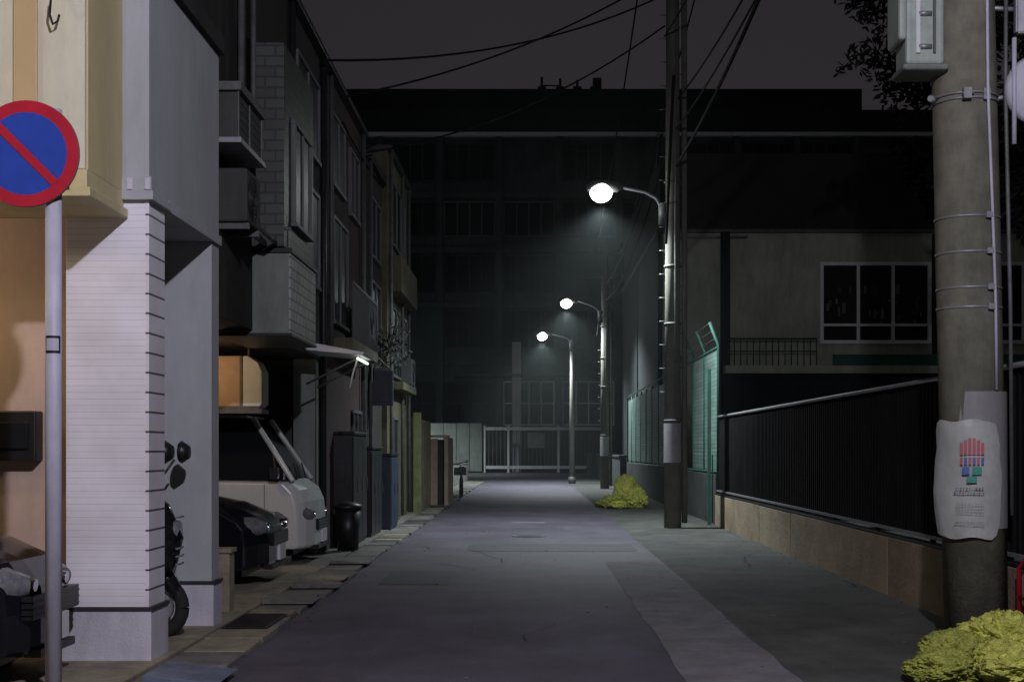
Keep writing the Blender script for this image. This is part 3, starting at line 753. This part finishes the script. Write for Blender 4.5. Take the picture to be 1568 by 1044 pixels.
# ------------------------------------------------------------ poles
def pole_near():
    g = grp('utility_pole')
    bx, by = 3.46, 10.1
    def at(z): return (bx-0.022*z, by, z)
    b = B('shaft', g); b.tube([at(0), at(3), at(6), at(10.5)], [0.238,0.243,0.235,0.2], 'polec', 32); b.done()
    b = B('steel_bands', g)
    for z in (5.0, 4.95, 4.20, 4.16, 3.27, 3.0, 2.73, 2.58): 
        c = at(z); rr = 0.247 if z < 4 else 0.252
        b.tube([(c[0],c[1],z-0.009),(c[0],c[1],z+0.009)], rr, 'metal', 32)
        b.box(c[0]+.06,c[0]+.11,c[1]-.262,c[1]-.235,z-.022,z+.022,'metal')
    for z in (4.98, 4.18):
        c = at(z)
        b.tube([(c[0]-.25,c[1]-.05,z),(c[0]-.30,c[1]-.12,z)],0.025,'metal'); b.tube([(c[0]+.26,c[1]-.02,z),(c[0]+.34,c[1]-.06,z)],0.025,'metal')
        b.box(c[0]-.10,c[0]-.04,c[1]-.29,c[1]-.24,z-.04,z+.04,'metal'); b.tube([(c[0]-.11,c[1]-.275,z),(c[0]-.02,c[1]-.275,z)],0.01,'metal')
    b.done()
    b = B('conduit', g)
    b.tube([(3.42+0.02,9.845,6.5),(3.42+0.04,9.845,4.2),(3.50,9.85,3.2),(3.52,9.85,2.6),(3.53,9.86,1.95)],0.012,'lightmetal')
    b.tube([(3.63,9.92,6.5),(3.62,9.92,4.2),(3.66,9.93,2.6),(3.68,9.95,1.0)],0.016,'dimmetal')
    b.done()
    b = B('protective_wrap', g); c = at(1.2); b.tube([(c[0]+.005,c[1],0.9),(c[0],c[1],1.94)],0.249,'wrap',36,False); b.done()
    b = B('notice_sheet', g)
    cx, cy = c[0]-0.012, c[1]-0.006; n = 24; vs = []; fs = []
    rows = [(0.83,0.70),(0.85,0.88),(0.92,0.97),(1.05,1.0),(1.18,0.98),(1.3,1.0),(1.42,0.97),(1.52,0.98),(1.64,0.94),(1.70,0.85),(1.72,0.66)]
    for z, w in rows:
        for i in range(n+1):
            t = (i/n*2-1)*w
            a = math.radians(-122+t*66)
            r = 0.262 + 0.010*math.sin(z*9+t*3) + 0.004*math.sin(z*31+t*11) + 0.03*max(0,-t-0.5)
            vs.append((cx+r*math.cos(a), cy+r*math.sin(a), z+0.01*math.sin(t*7)))
    for j in range(len(rows)-1):
        for i in range(n): fs.append((j*(n+1)+i, j*(n+1)+i+1, (j+1)*(n+1)+i+1, (j+1)*(n+1)+i))
    b.add(vs, fs, 'poster', True); b.done(recalc=False)
    b = B('notice_print', g)
    r = 0.285
    for q in range(6):
        a0 = -126+q*6.2; h = [0.05,0.07,0.085,0.085,0.07,0.05][q]
        b.arc(cx,cy,r,a0,a0+4.6,1.46,1.50+h,'posterlogo_r',3)
        b.arc(cx,cy,r,a0+.3,a0+4.3,1.385,1.44,'posterlogo_b' if q % 2 else 'posterlogo_r',3)
    b.arc(cx,cy,r,-123,-112,1.31,1.37,'posterlogo_b',4); b.arc(cx,cy,r,-108,-94,1.31,1.37,'posterlogo_g',4)
    b.arc(cx,cy,r,-116,-101,1.25,1.30,'posterlogo_g',4)
    for z in (1.2,1.165,1.09,1.065,1.04,1.015,0.95,0.925):
        a = -136.0 + random.uniform(0,5)
        while a < -92:
            w = random.uniform(1,3.5)
            b.arc(cx,cy,r,a,a+w,z,z+(0.013 if z > 1.1 else 0.005),'ink',2); a += w+random.uniform(.8,2.2)
    b.done(recalc=False)
pole_near()

g = grp('signal_box')
b = B('housing', g); b.box(2.86,3.15,9.9,10.2,4.42,5.35,'poly'); b.box(2.83,3.18,9.87,10.23,4.37,4.42,'greygreen')
b.box(2.80,2.86,9.88,10.22,4.6,5.35,'poly'); b.done(0.03)
b = B('details', g)
for z in (4.55,4.8,5.0): b.tube([(2.95,9.895,z),(3.05,9.895,z)],0.02,'metal')
b.box(2.93,2.96,9.88,9.9,4.5,5.3,'whiteframe'); b.box(3.06,3.08,9.88,9.9,4.5,5.3,'greyframe')
b.tube([(3.15,10.05,4.98),(3.3,10.05,4.98)],0.025,'metal'); b.tube([(3.15,10.05,4.72),(3.3,10.05,4.6)],0.02,'metal'); b.done()
g = grp('traffic_mirror')
b = B('mirror', g)
b.tube([(3.88,9.93,4.22),(3.88,9.90,4.22),(3.88,9.86,4.22),(3.88,9.84,4.22)],[0.26,0.275,0.25,0.12],'mirrorface',36)
b.tube([(3.88,9.84,4.22),(3.88,9.82,4.22)],0.05,'metal',12)
b.done()
b = B('name_board', g); b.box(3.70,4.15,9.88,9.91,4.66,5.5,'mirrorface'); b.box(3.68,3.70,9.87,9.92,4.65,5.5,'metal'); b.box(3.70,4.15,9.87,9.92,4.64,4.66,'metal'); b.done(0.004)
b = B('bracket', g); b.tube([(3.4,10.05,4.18),(3.8,9.97,4.2)],0.02,'metal'); b.tube([(3.4,10.05,4.9),(3.8,9.97,4.85)],0.02,'metal'); b.tube([(3.66,9.85,4.6),(3.66,9.85,3.80)],0.018,'lightmetal'); b.done()

def utility(x, y, r0, h):
    g = grp('utility_pole')
    b = B('shaft', g); b.tube([(x,y,0),(x,y,h)],[r0,r0*0.7],'poledark',24); b.done()
    b = B('hardware', g)
    for z in (2.05,3.9,5.0,6.2,6.6): b.tube([(x,y,z-.02),(x,y,z+.02)],r0+0.004,'dimmetal',24)
    b.tube([(x,y,1.25),(x,y,2.0)],r0+0.008,'wrap',24,False)
    z = 2.6
    while z < h-1:
        b.tube([(x-r0-.09,y,z),(x-r0+.05,y,z)],0.010,'dimmetal',6); b.tube([(x+r0+.09,y,z+.22),(x+r0-.05,y,z+.22)],0.010,'dimmetal',6); z += .45
    b.tube([(x+r0+.06,y-.03,0.1),(x+r0+.05,y-.03,h-1.5)],0.055,'poledark',12)
    b.tube([(x+0.04,y-r0-.01,2.1),(x+0.03,y-r0,5.5),(x+.06,y-r0,h-2)],0.014,'dimmetal')
    b.done()
    b = B('crossarm', g)
    for zz in (h-0.5,h-1.4): b.box(x-.8,x+.8,y-.05,y+.05,zz-.04,zz+.04,'darkmetal')
    for i in range(4):
        b.tube([(x-.7+i*.45,y,h-.46),(x-.7+i*.45,y,h-.3)],0.035,'greyframe')
    b.done()
utility(2.75,25,0.165,12.5)
utility(2.9,50,0.17,9.5)

LC = (0.86, 0.95, 1.0)
def lamp(px, py, pz, lx, lz, power, own=False, r=0.1, col=LC, spot=146, blend=0.8):
    g = grp('street_lamp')
    if own:
        b = B('pole', g); b.tube([(px,py,0),(px,py,pz)],[r,r*.65],'poledark',18); b.tube([(px,py,0),(px,py,0.3)],r*1.25,'dimmetal',18); b.done()
    d = lx-px
    b = B('arm', g)
    pts = [(px,py,pz-0.45),(px+d*.03,py,pz-0.2),(px+d*.12,py,pz),(px+d*.3,py,pz+0.12),(px+d*.7,py,lz+0.10),(lx-d*.1,py,lz+0.09)]
    b.tube(pts,0.03,'metal',10); b.tube([(px,py,pz-0.5),(px,py,pz-0.1)],r*1.03,'dimmetal',18); b.done()
    b = B('head', g)
    sg = 1 if d > 0 else -1
    b.tube([(lx-sg*.42,py,lz+.09),(lx-sg*.3,py,lz+.1),(lx+sg*.1,py,lz+.11),(lx+sg*.28,py,lz+.08)],[0.04,0.10,0.12,0.06],'dimmetal',14); b.done()
    b = B('glare_lens', g)  # glowing lens made oversized to stand for the lamp's glare
    pts = []; rs = []
    for i in range(9):
        a = math.pi*i/8; pts.append((lx-.21*math.cos(a),py,lz-.01)); rs.append(max(.01,.185*math.sin(a)))
    b.tube(pts,rs,'lamp',14); b.done()
    light('bulb',(lx,py,lz-0.3),power,col,0.1,g,spot,blend)
    return g
lamp(2.58,25,6.3,1.38,6.42,2300)
lamp(2.73,50,6.9,1.43,7.1,3000)
lamp(1.9,57.6,6.35,0.58,6.5,2600,True,0.13)
lamp(3.6,1.0,6.6,0.9,6.6,2050,True,0.12,(0.88,0.83,1.0),None)
lamp(-9.2,79,6.6,-8.0,6.6,3600,True,0.12,LC,148,0.9)

# scatter volume added to imitate glare halos around the street lamps
bm = bmesh.new(); bmesh.ops.create_cube(bm, size=1)
for v in bm.verts: v.co = Vector(((v.co.x)*6.0+0.6, (v.co.y)*44+42, (v.co.z)*10.5+5.4))
me = bpy.data.meshes.new('lamp_halo_volume'); bm.to_mesh(me); bm.free()
hm = bpy.data.materials.new('halo_scatter'); hm.use_nodes = True; nt = hm.node_tree; nt.nodes.clear()
vo = nt.nodes.new('ShaderNodeVolumeScatter'); vo.inputs['Density'].default_value = 0.0010; vo.inputs['Anisotropy'].default_value = 0.4
vo.inputs['Color'].default_value = (0.88,1.0,0.97,1)
ou = nt.nodes.new('ShaderNodeOutputMaterial'); nt.links.new(vo.outputs[0], ou.inputs['Volume'])
me.materials.append(hm); ho = bpy.data.objects.new('lamp_halo_volume', me); sc.collection.objects.link(ho)

def cable(name, ptsl, r=0.018):
    g = B(name)
    for p0, p1, sag in ptsl:
        p0 = Vector(p0); p1 = Vector(p1); pts = []
        for i in range(17):
            t = i/16; p = p0.lerp(p1, t); p.z -= sag*4*t*(1-t); pts.append(p)
        g.tube(pts, r, 'cable', 6)
    g.done()
cable('overhead_cables', [
    ((3.1,10.1,9.3),(2.6,25,9.4),.35), ((2.7,10.1,9.8),(2.2,25,10.1),.3), ((3.7,10.1,9.8),(3.3,25,10.1),.35),
    ((3.4,10.1,8.6),(2.85,25,8.2),.4), ((3.3,10.1,8.2),(2.8,25,7.6),.35), ((3.3,10.1,10.2),(2.9,25,11),.3),
    ((2.75,25,8.2),(2.9,50,7.8),.6), ((2.75,25,7.6),(2.9,50,7.2),.7),((2.2,25,11),(2.5,50,9.1),.5),((3.4,25,11),(3.4,50,9.1),.5),
    ((2.6,25,10.2),(-2.85,17.8,6.8),.35), ((2.6,25,9.6),(-2.85,22.5,6.6),.4), ((2.6,25,10.6),(-2.8,20,6.9),.3),
    ((-2.85,20,6.5),(-2.8,28,6.9),.2),((2.8,25,6.9),(4.4,42,8.3),.3)])
cable('drop_cable', [((3.3,10.1,8.9),(2.8,25,6.9),.45),((2.75,25,9),(2.45,25.1,6.9),-.1),((2.75,24.8,8.6),(2.6,24.8,5.4),-.06),((2.9,50,7.5),(2.6,50,5.8),-.15),((2.9,50,7.9),(3.2,50,5.5),-.1)],0.03)

def netheap(name, lumps, seed):
    g = grp(name)
    for idx, (x,y,r,h) in enumerate(lumps):
        bm = bmesh.new(); bmesh.ops.create_icosphere(bm, subdivisions=6, radius=1)
        for v in bm.verts:
            p = v.co.copy()
            q = Vector((p.x+seed*3.1+idx*7, p.y, p.z))
            n_ = noise.noise(q*1.4)*0.30 + (0.5-abs(noise.noise(q*3.2)))*0.26 + (0.5-abs(noise.noise(q*7)))*0.16 + (0.5-abs(noise.noise(q*15)))*0.10 + noise.noise(q*34)*0.05
            p *= (0.76+n_)
            v.co = Vector((x+p.x*r, y+p.y*r, max(0.004, h*0.45+p.z*h*0.6)))
        me = bpy.data.meshes.new('bag'); bm.to_mesh(me); bm.free()
        me.materials.append(M['yellownet'] if idx % 3 else M['yellownet2'])
        for f in me.polygons: f.use_smooth = True
        o = bpy.data.objects.new('bag', me); o.parent = g; sc.collection.objects.link(o)
netheap('yellow_garbage_net', [(2.9,8.75,.32,.27),(3.25,8.9,.34,.40),(3.6,8.75,.34,.42),(2.68,8.45,.28,.19),(3.1,8.35,.32,.26),(3.9,8.8,.3,.38),(3.5,8.3,.34,.27)],1)
netheap('yellow_garbage_net', [(2.2,33.6,.33,.35),(2.55,34,.36,.82),(2.8,33.8,.28,.5),(2.0,34.2,.28,.2),(2.3,33.3,.28,.2)],4)

g = grp('red_bicycle_rack')
b = B('rack', g); b.tube([(3.62,9.2,0.0),(3.62,9.2,0.62),(3.66,9.55,0.72),(3.66,9.75,0.62),(3.66,9.75,0.0)],0.02,'red'); b.tube([(3.62,9.2,0.4),(3.66,9.75,0.4)],0.015,'red'); b.done()

def tree(name, x, y, h, R, n, cz):
    g = grp(name)
    b = B('trunk', g)
    b.tube([(x,y,0),(x+.1,y,h*.3),(x-.05,y+.1,h*.6),(x,y,h*.9)],[.22,.18,.13,.04],'bark',12)
    tips = []
    for i in range(14):
        a = i*2.4; z0 = h*(.46+.034*i); rr = R*random.uniform(.5,.95)
        tip = (x+rr*math.cos(a), y+rr*math.sin(a), min(h, z0+rr*.6)); tips.append(tip)
        b.tube([(x,y,z0),((x*1.2+tip[0]*.8)/2,(y*1.2+tip[1]*.8)/2,(z0+tip[2])/2+.1),tip],[.07,.045,.012],'bark',7)
    b.done()
    b = B('crown', g)
    for tp in tips: foliage(b,tp,R*.42,n,0.09)
    foliage(b,(x,y,cz),R*.85,n*5,0.09)
    b.done(recalc=False)
tree('tree',7.6,22,11,1.9,1000,9.6)

# ------------------------------------------------------------ warm lamps on the left
g = grp('entrance_lamp')
b = B('post', g); b.tube([(-5.0,7.0,0),(-5.0,7.0,3.0)],0.04,'darkmetal'); b.done()
b = B('globe', g); b.tube([(-5.0,7.0,3.0),(-5.0,7.0,3.06),(-5,7.0,3.2),(-5,7.0,3.28)],[0.06,0.12,0.12,0.05],'warmlamp',16); b.done()
light('bulb',(-4.75,7.0,3.45),36,(1.0,0.80,0.48),0.1,g)
g = grp('carport_lamp')
b = B('fitting', g); b.box(-4.9,-4.6,8.58,8.7,3.0,3.075,'warmlamp'); b.done(0.01)
light('bulb',(-4.75,8.6,2.9),20,(1.0,0.74,0.50),0.08,g)
g = grp('carport_lamp')
b = B('fitting', g); b.box(-4.2,-3.9,14.9,15.0,2.66,2.745,'warmlamp'); b.done(0.01)
light('bulb',(-4.05,14.95,2.58),18,(1.0,0.66,0.38),0.08,g)

# ------------------------------------------------------------ world, moon, camera
w = bpy.data.worlds.new('World'); sc.world = w; w.use_nodes = True
nt = w.node_tree; N = nt.nodes; L = nt.links
bg = N['Background']
tc = N.new('ShaderNodeTexCoord'); sp = N.new('ShaderNodeSeparateXYZ'); L.new(tc.outputs['Generated'], sp.inputs[0])
nz = N.new('ShaderNodeTexNoise'); nz.inputs['Scale'].default_value = 2.5; nz.inputs['Detail'].default_value = 5
L.new(tc.outputs['Generated'], nz.inputs['Vector'])
ad = N.new('ShaderNodeMath'); ad.operation = 'MULTIPLY_ADD'; ad.inputs[1].default_value = 0.35
L.new(nz.outputs['Fac'], ad.inputs[0]); L.new(sp.outputs['Z'], ad.inputs[2])
cr = N.new('ShaderNodeValToRGB')
cr.color_ramp.elements[0].position = 0.1; cr.color_ramp.elements[0].color = (0.034,0.030,0.031,1)
cr.color_ramp.elements[1].position = 0.8; cr.color_ramp.elements[1].color = (0.016,0.015,0.019,1)
L.new(ad.outputs[0], cr.inputs['Fac']); L.new(cr.outputs['Color'], bg.inputs['Color']); bg.inputs['Strength'].default_value = 0.95
sl = bpy.data.lights.new('moon','SUN'); sl.energy = 0.012; sl.angle = math.radians(5); sl.color = (0.85,0.9,1)
so = bpy.data.objects.new('moon', sl); so.rotation_euler = (math.radians(40),0,math.radians(20)); sc.collection.objects.link(so)

cam = bpy.data.cameras.new('Camera'); co = bpy.data.objects.new('Camera', cam); sc.collection.objects.link(co)
co.location = (0,0,1.5); co.rotation_euler = (math.radians(90),0,0)
cam.sensor_width = 36; cam.lens = 2000/1568*36; cam.shift_x = -26/1568; cam.shift_y = 166/1568; cam.clip_end = 1000
sc.camera = co
